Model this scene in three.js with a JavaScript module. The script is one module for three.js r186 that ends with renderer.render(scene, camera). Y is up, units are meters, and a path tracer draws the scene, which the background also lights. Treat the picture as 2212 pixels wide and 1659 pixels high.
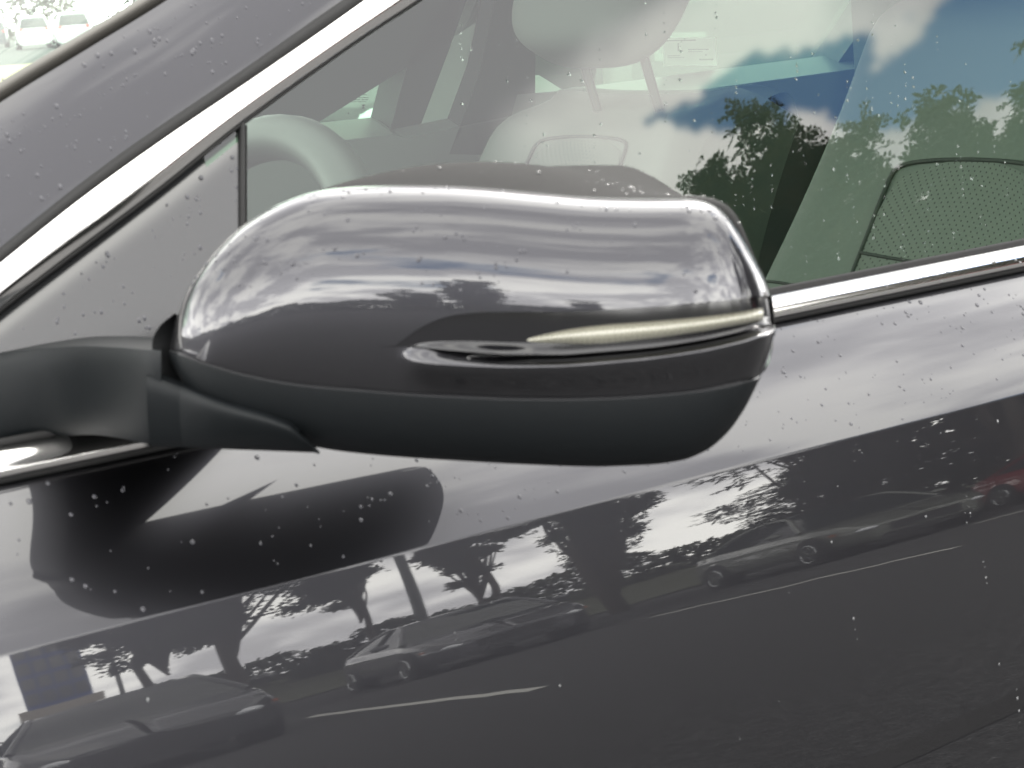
import * as THREE from 'three';
import { mergeGeometries } from 'three/addons/utils/BufferGeometryUtils.js';
import { ImprovedNoise } from 'three/addons/math/ImprovedNoise.js';

// ------------------------------------------------------------------ camera
const rad = Math.PI / 180, V = (x, y, z) => new THREE.Vector3(x, y, z);
const FPX = 4730, PW = 2212, PH = 1659;              // lens: focal length in units of a 2212 px wide frame
const CAM = V(0, 1.15, 0.95), YAW = 54.9 * rad, PITCH = 10.2 * rad, ROLL = 4.5 * rad;
const fwd = V(Math.cos(YAW) * Math.cos(PITCH), -Math.sin(PITCH), -Math.sin(YAW) * Math.cos(PITCH));
const right0 = V(Math.sin(YAW), 0, Math.cos(YAW)), up0 = right0.clone().cross(fwd);
const right = right0.clone().multiplyScalar(Math.cos(ROLL)).addScaledVector(up0, -Math.sin(ROLL));
const up = right0.clone().multiplyScalar(Math.sin(ROLL)).addScaledVector(up0, Math.cos(ROLL));
const scene = new THREE.Scene();
const camera = new THREE.PerspectiveCamera(2 * Math.atan(PH / 2 / FPX) / rad, PW / PH, 0.05, 2000);
camera.position.copy(CAM); camera.up.copy(up); camera.lookAt(CAM.clone().add(fwd));
camera.focus = 2.2; camera.userData.fStop = 28;
scene.add(camera);

// ------------------------------------------------------------------ sky, sun, exposure
let seed = 7; const rnd = () => { seed = (seed * 1664525 + 1013904223) >>> 0; return seed / 4294967296; };
const rr = (a, b) => a + (b - a) * rnd();
const noise = new ImprovedNoise();
const fbm = (x, y, z, n = 5) => { let s = 0, a = 0.5; for (let i = 0; i < n; i++) { s += a * noise.noise(x, y, z); x = x * 2.03 + 5.1; y = y * 2.03 + 1.7; z = z * 2.03 + 9.2; a *= 0.5; } return s; };
const sstep = (a, b, x) => { const t = Math.min(1, Math.max(0, (x - a) / (b - a))); return t * t * (3 - 2 * t); };
const mix = (a, b, t) => a + (b - a) * t;
const SUN = V(0.62, 0.72, -0.42).normalize();
{
  const w = 2048, h = 1024, d = new Float32Array(w * h * 4);
  for (let j = 0; j < h; j++) for (let i = 0; i < w; i++) {
    const el = ((j + 0.5) / h - 0.5) * Math.PI, ph = ((i + 0.5) / w - 0.5) * 2 * Math.PI;
    const dir = V(Math.cos(el) * Math.cos(ph), Math.sin(el), Math.cos(el) * Math.sin(ph));
    const k = (j * w + i) * 4, e = Math.max(dir.y, 0);
    const q = 1.15 / (e + 0.28), cx = dir.x * q, cz = dir.z * q;      // a cloud layer overhead
    let n = fbm(cx * 1.7 + 3.1, 0.3, cz * 1.7 + 1.4, 6);
    const warp = fbm(cx * 0.9 + 20, 7, cz * 0.9, 3);
    n += warp * 0.45;
    // the blue gap lies behind the left rear of the car, as the side window shows it
    const az = Math.atan2(dir.x, dir.z) / rad, elD = el / rad;
    const wob = fbm(dir.x * 13, dir.y * 22, dir.z * 13, 6), gd = Math.abs(elD - (28.2 - (az - 48.5) * 0.34) + wob * 3.4) / (0.12 + 0.19 * Math.max(0, az - 45.8)), gap = (1 - sstep(0.7, 1.25, gd)) * sstep(44.5, 47, az) * (1 - sstep(64, 80, az));
    const fine = fbm(cx * 11 + 3, 1.1, cz * 11 + 8, 5);
    const gap2 = 0.7 * Math.exp(-Math.pow((az + 52) / 7, 2) - Math.pow((elD - 15) / 6, 2));
    const cover = sstep(-0.28, -0.02, n + 0.22 + 0.10 * fine - 0.75 * gap - 0.4 * gap2);
    const thick = sstep(-0.16, 0.34, fbm(cx * 2.3 + 40, 2.2, cz * 2.3 + 11, 5) + 0.2 * fbm(cx * 6.1 + 4, 5.2, cz * 6.1 + 31, 4) + 0.4 * n + 0.27 * fine + 0.10 - 0.2 * sstep(40, 44, az) * (1 - sstep(50, 56, az)) * sstep(20, 26, elD) * (1 - sstep(30.2, 32.2, elD + wob)) + 0.3 * sstep(36, 41, az) * (1 - sstep(49, 53, az)) * sstep(31, 33, elD) * (1 - sstep(40, 48, elD)) + 0.30 * sstep(15, 28, az) * (1 - sstep(38, 47, az)) * sstep(18, 28, elD) * (1 - sstep(40, 52, elD)));
    const sunny = Math.max(0, dir.dot(SUN)), low = 2.3 - 1.3 * sstep(0.06, 0.34, dir.y);
    const bright = mix(2.7, 1.2, thick) * (0.92 + 0.35 * Math.pow(sunny, 4)) * low;
    const blue = [mix(0.30, 0.22, e), mix(0.56, 0.42, e), mix(0.95, 0.82, e)], white = [bright, bright * 0.985, bright * mix(0.93, 1.0, thick)];
    for (let c = 0; c < 3; c++) d[k + c] = dir.y < 0 ? 0.5 : mix(blue[c], white[c], cover);
    d[k + 3] = 1;
  }
  const t = new THREE.DataTexture(d, w, h, THREE.RGBAFormat, THREE.FloatType);
  t.mapping = THREE.EquirectangularReflectionMapping; t.magFilter = t.minFilter = THREE.LinearFilter; t.wrapS = THREE.RepeatWrapping; t.needsUpdate = true;
  scene.background = t; scene.environment = t;
}
const sun = new THREE.DirectionalLight(new THREE.Color(1, 0.96, 0.9), 2.0);
sun.position.copy(SUN).multiplyScalar(60); sun.castShadow = true; sun.shadow.radius = 24;
sun.shadow.mapSize.set(2048, 2048);
Object.assign(sun.shadow.camera, { left: -40, right: 40, top: 40, bottom: -40, near: 1, far: 160 });
scene.add(sun, sun.target);
const EXPOSURE = 2.75;

// ------------------------------------------------------------------ helpers
const ray = (px, py) => fwd.clone().addScaledVector(right, (px - PW / 2) / FPX).addScaledVector(up, -(py - PH / 2) / FPX).normalize();
function hit(px, py, pl) {                                      // where the line of sight meets a plane of the place
  const d = ray(px, py); return CAM.clone().addScaledVector(d, pl.p.clone().sub(CAM).dot(pl.n) / d.dot(pl.n));
}
const plane = (p, n) => ({ p, n: n.clone().normalize() });
const shift = (pl, d) => ({ p: pl.p.clone().addScaledVector(pl.n, d), n: pl.n });
function curve(pts) {                                          // y(x) through points: monotone cubic
  const n = pts.length, x = pts.map((p) => p[0]), y = pts.map((p) => p[1]), m = [], s = [];
  for (let i = 0; i < n - 1; i++) s.push((y[i + 1] - y[i]) / (x[i + 1] - x[i]));
  for (let i = 0; i < n; i++) m.push(i === 0 ? s[0] : i === n - 1 ? s[n - 2] : s[i - 1] * s[i] <= 0 ? 0 : 2 * s[i - 1] * s[i] / (s[i - 1] + s[i]));
  return (t) => {
    if (t <= x[0]) return y[0]; if (t >= x[n - 1]) return y[n - 1];
    let i = 0; while (t > x[i + 1]) i++;
    const h = x[i + 1] - x[i], u = (t - x[i]) / h, u2 = u * u, u3 = u2 * u;
    return (2 * u3 - 3 * u2 + 1) * y[i] + (u3 - 2 * u2 + u) * h * m[i] + (3 * u2 - 2 * u3) * y[i + 1] + (u3 - u2) * h * m[i + 1];
  };
}
function line(pts) {                                           // a point (px,py) at t in 0..1 along a polyline, smoothed
  const c = new THREE.CatmullRomCurve3(pts.map((p) => V(p[0], p[1], 0)), false, 'centripetal');
  return (t) => { const q = c.getPoint(Math.min(1, Math.max(0, t))); return [q.x, q.y]; };
}
// a grid surface; outward is a point or direction test so that faces turn outwards
function grid(nu, nv, fn, { us = null, vs = null, flip = false, normal = null, uv = 1 } = {}) {
  const pos = [], nor = [], tex = [], idx = [];
  for (let j = 0; j <= nv; j++) for (let i = 0; i <= nu; i++) {
    const u = us ? us[i] : i / nu, v = vs ? vs[j] : j / nv, p = fn(u, v), e = 1e-4;
    let n;
    if (normal) n = normal(u, v);
    else {
      const a = fn(Math.min(1, u + e), v).sub(fn(Math.max(0, u - e), v)), b = fn(u, Math.min(1, v + e)).sub(fn(u, Math.max(0, v - e)));
      n = a.cross(b); if (n.lengthSq() < 1e-24) n.set(0, 1, 0); n.normalize(); if (!flip) n.negate();
    }
    pos.push(p.x, p.y, p.z); nor.push(n.x, n.y, n.z); tex.push(u * uv, v * uv);
  }
  const w = nu + 1;
  for (let j = 0; j < nv; j++) for (let i = 0; i < nu; i++) {
    const a = j * w + i, b = a + 1, c = a + w, d = c + 1;
    flip ? idx.push(a, b, c, b, d, c) : idx.push(a, c, b, b, c, d);
  }
  const g = new THREE.BufferGeometry();
  g.setAttribute('position', new THREE.Float32BufferAttribute(pos, 3)); g.setAttribute('normal', new THREE.Float32BufferAttribute(nor, 3));
  g.setAttribute('uv', new THREE.Float32BufferAttribute(tex, 2)); g.setIndex(idx);
  return g;
}
const merge = (list) => list.length === 1 ? list[0] : mergeGeometries(list.map((g) => { if (!g.index) { const n = g.attributes.position.count; g.setIndex([...Array(n).keys()]); } for (const k of Object.keys(g.attributes)) if (!['position', 'normal', 'uv'].includes(k)) g.deleteAttribute(k); return g; }));
function obj(name, geos, mat, parent = scene) {
  const m = new THREE.Mesh(merge(Array.isArray(geos) ? geos : [geos]), mat); m.name = name; m.castShadow = m.receiveShadow = true; parent.add(m); return m;
}
const names = {};
function numbered(n) { names[n] = (names[n] ?? -1) + 1; return names[n] ? n + '_' + String(names[n]).padStart(3, '0') : n; }
function thing(name, label, category, pos = [0, 0, 0], turn = 0, group) {
  const o = new THREE.Group(); o.name = numbered(name); o.position.set(...pos); o.rotation.y = turn; o.userData = { label, category }; if (group) o.userData.group = group;
  scene.add(o); return o;
}
const sub = (name, parent) => { const g = new THREE.Group(); g.name = name; parent.add(g); return g; };
// strip between two lines in the picture plane of a real plane, bulging by h and with edges returned down by `edge`
function band(A, B, pl, { off = 0, bulge = 0, edge = 0.006, n = 40, m = 10, pow = 2, lean = 0 } = {}) {
  const la = line(A), lb = line(B), k = m + 2;
  const vs = [0, 0.0001, ...Array.from({ length: m - 1 }, (_, i) => (i + 1) / m), 0.9999, 1];
  const cl = (v) => Math.min(1, Math.max(0, v));
  const pts = (u, v) => {
    const a = la(u), b = lb(u), w = cl(v), q = hit(mix(a[0], b[0], w), mix(a[1], b[1], w), shift(pl, off));
    const s = 2 * w - 1, hgt = bulge * (1 - Math.pow(Math.abs(s), pow)) + lean * w * (0.5 - 0.5 * Math.cos(w * 6.2832)) * Math.sin(w * 11);
    return q.addScaledVector(pl.n, hgt);
  };
  const face = grid(n, m, pts);
  const g1 = grid(n, 1, (u, v) => pts(u, 0).addScaledVector(pl.n, -edge * (1 - v))), g2 = grid(n, 1, (u, v) => pts(u, 1).addScaledVector(pl.n, -edge * v));
  return [face, g1, g2];
}
// flat polygon with thickness on a plane, corners given as lines of sight
function slab(poly, pl, thick = 0.01, off = 0) {
  const q = shift(pl, off), c = poly.map((p) => hit(p[0], p[1], q));
  const ax = c[1].clone().sub(c[0]).normalize(), ay = pl.n.clone().cross(ax);
  const sh = new THREE.Shape(c.map((p) => new THREE.Vector2(p.clone().sub(c[0]).dot(ax), p.clone().sub(c[0]).dot(ay))));
  const g = new THREE.ExtrudeGeometry(sh, { depth: thick, bevelEnabled: false });
  g.applyMatrix4(new THREE.Matrix4().makeBasis(ax, ay, pl.n).setPosition(c[0].clone().addScaledVector(pl.n, -thick)));
  return g;
}
function tube(pts, r, seg = 24, rs = 8, closed = false) { return new THREE.TubeGeometry(new THREE.CatmullRomCurve3(pts, closed, 'centripetal'), seg, r, rs, closed); }
const box = (w, h, d, x = 0, y = 0, z = 0) => new THREE.BoxGeometry(w, h, d).translate(x, y, z);

// ------------------------------------------------------------------ materials
const rgb = (r, g, b) => new THREE.Color().setRGB(r, g, b);
const std = (c, o = {}) => new THREE.MeshStandardMaterial({ color: c, roughness: 0.6, ...o });
const phys = (c, o = {}) => new THREE.MeshPhysicalMaterial({ color: c, ...o });
function tex(w, h, fn, srgb = false) {
  const d = new Uint8Array(w * h * 4);
  for (let j = 0; j < h; j++) for (let i = 0; i < w; i++) { const c = fn(i, j); for (let k = 0; k < 4; k++) d[(j * w + i) * 4 + k] = k === 3 ? 255 : Math.max(0, Math.min(255, c[k] ?? c[0])); }
  const t = new THREE.DataTexture(d, w, h); t.wrapS = t.wrapT = THREE.RepeatWrapping; t.magFilter = THREE.LinearFilter; t.minFilter = THREE.LinearFilter; if (srgb) t.colorSpace = THREE.SRGBColorSpace; t.needsUpdate = true; return t;
}
const M = {
  paint: phys(rgb(0.026, 0.026, 0.0295), { metalness: 1, roughness: 0.34, clearcoat: 1, clearcoatRoughness: 0.012 }),
  chrome: phys(rgb(0.60, 0.59, 0.575), { metalness: 1, roughness: 0.11 }),
  rubber: phys(rgb(0.012, 0.012, 0.012), { roughness: 0.7, specularIntensity: 0.5 }),
  matte: phys(rgb(0.006, 0.0072, 0.008), { roughness: 0.45, specularIntensity: 0.34 }),
  arm: phys(rgb(0.006, 0.0072, 0.008), { roughness: 0.42, specularIntensity: 0.26 }),
  satin: phys(rgb(0.011, 0.0115, 0.012), { roughness: 0.36, specularIntensity: 0.7 }),
  sail: phys(rgb(0.014, 0.0145, 0.015), { roughness: 0.17, ior: 1.68 }),
  shell: phys(rgb(0.012, 0.012, 0.012), { roughness: 0.75, specularIntensity: 0.16 }),
  gloss: phys(rgb(0.006, 0.006, 0.007), { roughness: 0.12 }),
  molding: std(rgb(0.045, 0.042, 0.036), { roughness: 0.75 }),
  glass: phys(rgb(0.60, 0.77, 0.64), { transmission: 1, thickness: 0, roughness: 0, ior: 1.66 }),
  farGlass: phys(rgb(0.66, 0.76, 0.69), { transmission: 1, thickness: 0, roughness: 0, ior: 1.5 }),
  drop: phys(rgb(0.04, 0.04, 0.046), { roughness: 0.05, ior: 1.4 }),
  dropDim: phys(rgb(0.06, 0.06, 0.06), { roughness: 0.1, ior: 1.4 }),
  dropClear: phys(rgb(0.075, 0.078, 0.08), { roughness: 0.05, ior: 1.5, clearcoat: 1, clearcoatRoughness: 0 }),
  dropGlass: phys(rgb(0.95, 0.97, 0.97), { transmission: 1, thickness: 0.002, roughness: 0, ior: 1.33 }),
  lens: phys(rgb(0.225, 0.22, 0.175), { roughness: 0.25, clearcoat: 1, clearcoatRoughness: 0.04 }),
  seat: std(rgb(0.08, 0.083, 0.078), { roughness: 0.75 }),
  seam: std(rgb(0.02, 0.02, 0.02), { roughness: 0.8 }),
  trimDark: std(rgb(0.04, 0.042, 0.044), { roughness: 0.75 }),
  trimMid: std(rgb(0.15, 0.153, 0.153), { roughness: 0.8 }),
  trimLight: std(rgb(0.36, 0.37, 0.36), { roughness: 0.8 }),
  paper: std(rgb(0.85, 0.87, 0.85), { roughness: 0.9 }),
};
{ const gr = tex(256, 256, () => [rnd() * 255]); gr.repeat.set(90, 40);
  for (const k of ['matte', 'arm', 'satin', 'shell', 'sail']) { M[k].bumpMap = gr; M[k].bumpScale = k === 'sail' ? 0.000012 : 0.00004; }
  const rb = tex(64, 4, (i) => [127 + 127 * Math.cos(i / 64 * 6.2832)]); rb.repeat.set(46, 1); M.lens.bumpMap = rb; M.lens.bumpScale = 0.0003; }
{ // perforated leather: small dark holes in rows
  const S = 64, t = tex(S, S, (i, j) => { let m = 1; for (const [a, b] of [[16, 16], [48, 48]]) { const r = Math.hypot(i - a, j - b); m = Math.min(m, sstep(5, 8, r)); } return [70 + 60 * m + 60 * m]; }, true);
  M.perforated = std(rgb(1, 1, 1), { roughness: 0.75, map: t }); t.repeat.set(1.0, 2.6);
  M.perforated.color.setRGB(0.16, 0.162, 0.152);
}

// ------------------------------------------------------------------ ground
const ground = { };
{
  const S = 1024, per = (x, y, f, z) => { // periodic noise
    const a = x / S * 2 * Math.PI, b = y / S * 2 * Math.PI, r = f / 6.2832; return noise.noise(Math.cos(a) * r + 9, Math.sin(a) * r + Math.cos(b) * r * 1.0 + z, Math.sin(b) * r + 3);
  };
  const agg = new Float32Array(S * S); // stones of the asphalt, 4 to 9 mm
  for (let k = 0; k < 26000; k++) { const x = rnd() * S, y = rnd() * S, r = rr(1.6, 4.4), v = rr(-0.8, 1) * (rnd() < 0.12 ? 2.2 : 0.8); for (let j = -5; j <= 5; j++) for (let i = -5; i <= 5; i++) if (i * i + j * j < r * r) agg[(((y + j + S) | 0) % S) * S + (((x + i + S) | 0) % S)] = v; }
  const asp = tex(S, S, (i, j) => { const n = 60 + 10 * per(i, j, 30, 1) + 17 * agg[j * S + i] + 14 * (rnd() - 0.5); return [n, n, n * 1.01]; }, true);
  const bump = tex(S, S, (i, j) => [128 + 50 * agg[j * S + i] + 20 * rnd()]);
  asp.repeat.set(1, 1); bump.repeat.set(1, 1);
  M.asphalt = phys(rgb(1.5, 1.5, 1.5), { map: asp, bumpMap: bump, bumpScale: 0.005, roughness: 1, specularIntensity: 0.12 });
  const gplane = (x0, x1, z0, z1, y, s = 1.2) => { const g = new THREE.PlaneGeometry(x1 - x0, z1 - z0).rotateX(-Math.PI / 2).translate((x0 + x1) / 2, y, (z0 + z1) / 2); const p = g.attributes.position, u = g.attributes.uv; for (let i = 0; i < p.count; i++) u.setXY(i, p.getX(i) / s, p.getZ(i) / s); return g; };
  ground.plane = gplane;
  const o = obj('ground', gplane(-600, 600, -600, 600, 0), M.asphalt); o.userData.kind = 'structure';
}

// ------------------------------------------------------------------ the car
const car = thing('car', 'dark grey rain-beaded sedan filling the picture with its door mirror and side window', 'car');
const TUMBLE = 22 * rad, YB = 0.953;
const G = plane(V(0, YB, -0.002), V(0, Math.sin(TUMBLE), Math.cos(TUMBLE)));      // the side of the cabin
const FG = plane(V(0, YB, -1.62), V(0, Math.sin(TUMBLE), -Math.cos(TUMBLE)));     // its far side
const BELT = plane(V(0, 0, 0), V(0, 0, 1));

// door: a section from the belt down, tilt of its surface in degrees at distance s
const X0 = -1.7, X1 = 2.2;
const DOOR = (() => {
  const tilt = (s) => {
    if (s < 0.0815) return mix(47, 30, s / 0.0815);
    if (s < 0.0835) return mix(30, 12, sstep(0, 1, (s - 0.0815) / 0.002));
    return 12 - 50 * Math.min(s - 0.085, 0.115) - 40 * Math.max(0, s - 0.2);
  };
  const n = 1400, L = 0.52, ys = [0.9445], zs = [0.0015];
  for (let i = 0; i < n; i++) { const t = tilt((i + 0.5) / n * L) * rad, d = L / n; ys.push(ys[i] - Math.cos(t) * d); zs.push(zs[i] + Math.sin(t) * d); }
  const at = (s) => { const k = Math.min(n - 1e-6, Math.max(0, s / L * n)), i = Math.floor(k), f = k - i; return [mix(ys[i], ys[i + 1], f), mix(zs[i], zs[i + 1], f)]; };
  const rip = (x, s) => 2.0e-6 * noise.noise(x * 60, s * 95, 1.5) + 5e-6 * noise.noise(x * 19, s * 27, 4.5) + 2.5e-5 * noise.noise(x * 5, s * 7, 8.5);
  const normal = (x, s) => { const e = 4e-4, t = tilt(s) * rad, gx = (rip(x + e, s) - rip(x - e, s)) / (2 * e), gs = (rip(x, s + e) - rip(x, s - e)) / (2 * e);
    return V(-gx, Math.sin(t) + gs * Math.cos(t), Math.cos(t) - gs * Math.sin(t)).normalize(); };
  const point = (x, s) => { const [y, z] = at(s); return V(x, y + (x - 0.6) * 0.004, z); };
  return { tilt, at, normal, point, L };
})();
{
  const vs = []; for (let i = 0; i <= 40; i++) vs.push(i / 40 * 0.0805); for (let i = 1; i <= 14; i++) vs.push(0.0805 + i / 14 * 0.006); for (let i = 1; i <= 240; i++) vs.push(0.0865 + i / 240 * (DOOR.L - 0.0865));
  const us = []; for (let i = 0; i <= 60; i++) us.push(X0 + i / 60 * (0.25 - X0)); for (let i = 1; i <= 640; i++) us.push(0.25 + i / 640 * 1.05); for (let i = 1; i <= 40; i++) us.push(1.30 + i / 40 * (X1 - 1.30));
  const g = grid(us.length - 1, vs.length - 1, (u, v) => DOOR.point(u, v), { us, vs, normal: (u, v) => DOOR.normal(u, v) });
  const door = obj('front_door', g, M.paint, car);
  // below the panel the sill turns under the car
  const e = DOOR.at(DOOR.L);
  obj('sill', [grid(1, 1, (u, v) => V(mix(X0, X1, u), mix(e[0], 0.2, v), mix(e[1], e[1] - 0.05, v)))], M.matte, car);
}
// belt trim: chrome moulding with a black wiper under it
{
  const prof = (pts, name, mat) => {
    const c = new THREE.CatmullRomCurve3(pts.map((p) => V(0, p[0], p[1])), false, 'centripetal');
    return obj(name, grid(60, 28, (u, v) => { const q = c.getPoint(v), x = mix(X0, X1, u); return V(x, q.y + (x - 0.6) * 0.004, q.z); }), mat, car);
  };
  prof([[0.9605, -0.0065], [0.9606, -0.003], [0.9592, 0.0010], [0.9560, 0.0042], [0.9525, 0.0058], [0.9500, 0.0060], [0.9484, 0.0054], [0.9478, 0.003]], 'belt_moulding', M.chrome);
  prof([[0.9480, 0.0030], [0.9468, 0.0036], [0.9452, 0.0030], [0.9440, 0.0000]], 'belt_seal', M.rubber);
  prof([[0.9640, -0.0068], [0.9632, -0.0055], [0.9604, -0.0050]], 'glass_wiper', M.rubber);
}
// cabin side: pillar, mouldings, window frame, glass
const S1 = [[980, -160], [740, 0], [521, 153], [243, 344], [0, 535], [-260, 760]];         // pillar / rubber
const S2 = [[1020, -170], [775, 10], [590, 139], [347, 305], [174, 430], [0, 569], [-260, 782]];  // rubber / chrome
const S3 = [[1150, -170], [905, -3], [768, 87], [521, 262], [347, 401], [128, 565], [0, 664], [-260, 880]];  // chrome / seal
const S4 = [[1160, -170], [914, -2], [777, 88], [530, 266], [355, 406], [136, 571], [4, 672], [-258, 892]];
const P1 = [[620, -180], [361, 0], [180, 111], [0, 222], [-260, 400]], P0 = [[545, -180], [295, 0], [150, 88], [0, 177], [-260, 350]];
obj('windscreen_pillar', [...band(P1, S1, G, { off: -0.006, bulge: 0.0018, edge: 0.02, m: 24, n: 60 })], M.paint, car);
obj('pillar_moulding', band(P0, P1, G, { off: -0.02, bulge: 0.006, edge: 0.03 }), M.molding, car);
obj('frame_rubber', band(S1, S2, G, { off: -0.006, bulge: 0.002, edge: 0.02 }), M.rubber, car);
obj('window_moulding', band(S2, S3, G, { off: 0.001, bulge: 0.0036, edge: 0.012, m: 40, pow: 2.2, lean: 0.0006 }), M.chrome, car);
obj('window_seal', band(S3, S4, G, { off: -0.001, bulge: 0.001, edge: 0.012 }), M.rubber, car);
// side glass: follows the plane of the cabin side
{
  const top = 1.42, corner = hit(528, 268, G), foot = hit(528, 560, G);
  const gp = (x, y) => V(x, y, G.p.z - (y - YB) * Math.tan(TUMBLE) - 0.004);
  const s4 = line(S4), edge = []; for (let i = 0; i <= 10; i++) { const q = s4(0.0 + i / 10 * 0.62); if (q[0] > 528) edge.push(hit(q[0], q[1], G)); }
  const sh = new THREE.Shape(); const xA = foot.x - 0.004, pts = [[xA, 0.945], [2.0, 0.945], [2.0, top], [edge[0].x + 0.45, top], ...edge.map((p) => [p.x, p.y]), [xA, corner.y]];
  sh.moveTo(...pts[0]); pts.slice(1).forEach((p) => sh.lineTo(...p));
  const g = new THREE.ShapeGeometry(sh); const p = g.attributes.position, n = g.attributes.normal;
  for (let i = 0; i < p.count; i++) { const q = gp(p.getX(i), p.getY(i)); p.setXYZ(i, q.x, q.y, q.z); n.setXYZ(i, G.n.x, G.n.y, G.n.z); }
  const glass = obj('side_window', g, M.glass, car); ground.glassAt = gp;
  obj('window_divider', [...band([[519, 266], [519, 400], [520, 620]], [[530, 266], [530, 400], [531, 620]], G, { off: -0.001, bulge: 0.001, edge: 0.01 }), ...band([[531, 270], [531, 400], [532, 620]], [[534, 270], [534, 400], [535, 620]], G, { off: -0.003, bulge: 0.0005, edge: 0.006 })], M.rubber, car);
  // corner panel that carries the mirror
  obj('corner_panel', [...band([[519, 272], [340, 414], [128, 578], [-4, 680], [-262, 892]], [[519, 640], [420, 745], [200, 850], [60, 930], [-262, 1020]], G, { off: -0.006, bulge: 0.0035, edge: 0.005, pow: 6, n: 60, m: 30 })], M.sail, car);
}
// windscreen, running inwards and forwards from its pillar
{
  const l = line(P0);
  const g = grid(20, 40, (u, v) => { const q = l(u), a = hit(q[0], q[1], shift(G, -0.03)); return a.add(V(-0.40 * Math.sin(v * Math.PI / 2), -0.02 * v, -0.74 * (1 - Math.cos(v * Math.PI / 2)))); });
  obj('windscreen', g, M.glass, car);
}

// rain drops: small lenses, used on every panel
const dropG = new THREE.SphereGeometry(1, 12, 6, 0, Math.PI * 2, 0, Math.PI / 2);
function drops(spots, mat, parent) {                            // spots: [point, normal, radius, stretch]
  const m = new THREE.InstancedMesh(dropG, mat, spots.length), mt = new THREE.Matrix4();
  spots.forEach(([p, n, r, st], i) => { const d = V(0, -1, 0).addScaledVector(n, n.y).normalize(), x = d.clone().cross(n).normalize(); mt.makeBasis(x.multiplyScalar(r), n.clone().multiplyScalar(r * 0.5), d.multiplyScalar(r * st)).setPosition(p); m.setMatrixAt(i, mt); });
  m.name = 'rain_drops'; m.userData.kind = 'stuff'; m.castShadow = m.receiveShadow = true; parent.add(m);
}
const clumpy = (n, f, spread) => { const out = []; while (out.length < n) { const c = [rnd(), rnd()], k = 1 + Math.floor(Math.pow(rnd(), 2) * 4); for (let i = 0; i < k && out.length < n; i++) { const u = c[0] + (rnd() + rnd() - 1) * spread, v = c[1] + (rnd() + rnd() - 1) * spread * f; if (u > 0 && u < 1 && v > 0 && v < 1) out.push([u, v]); } } return out; };
const dr = () => 0.00042 + 0.0009 * Math.pow(rnd(), 2.6);
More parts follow.
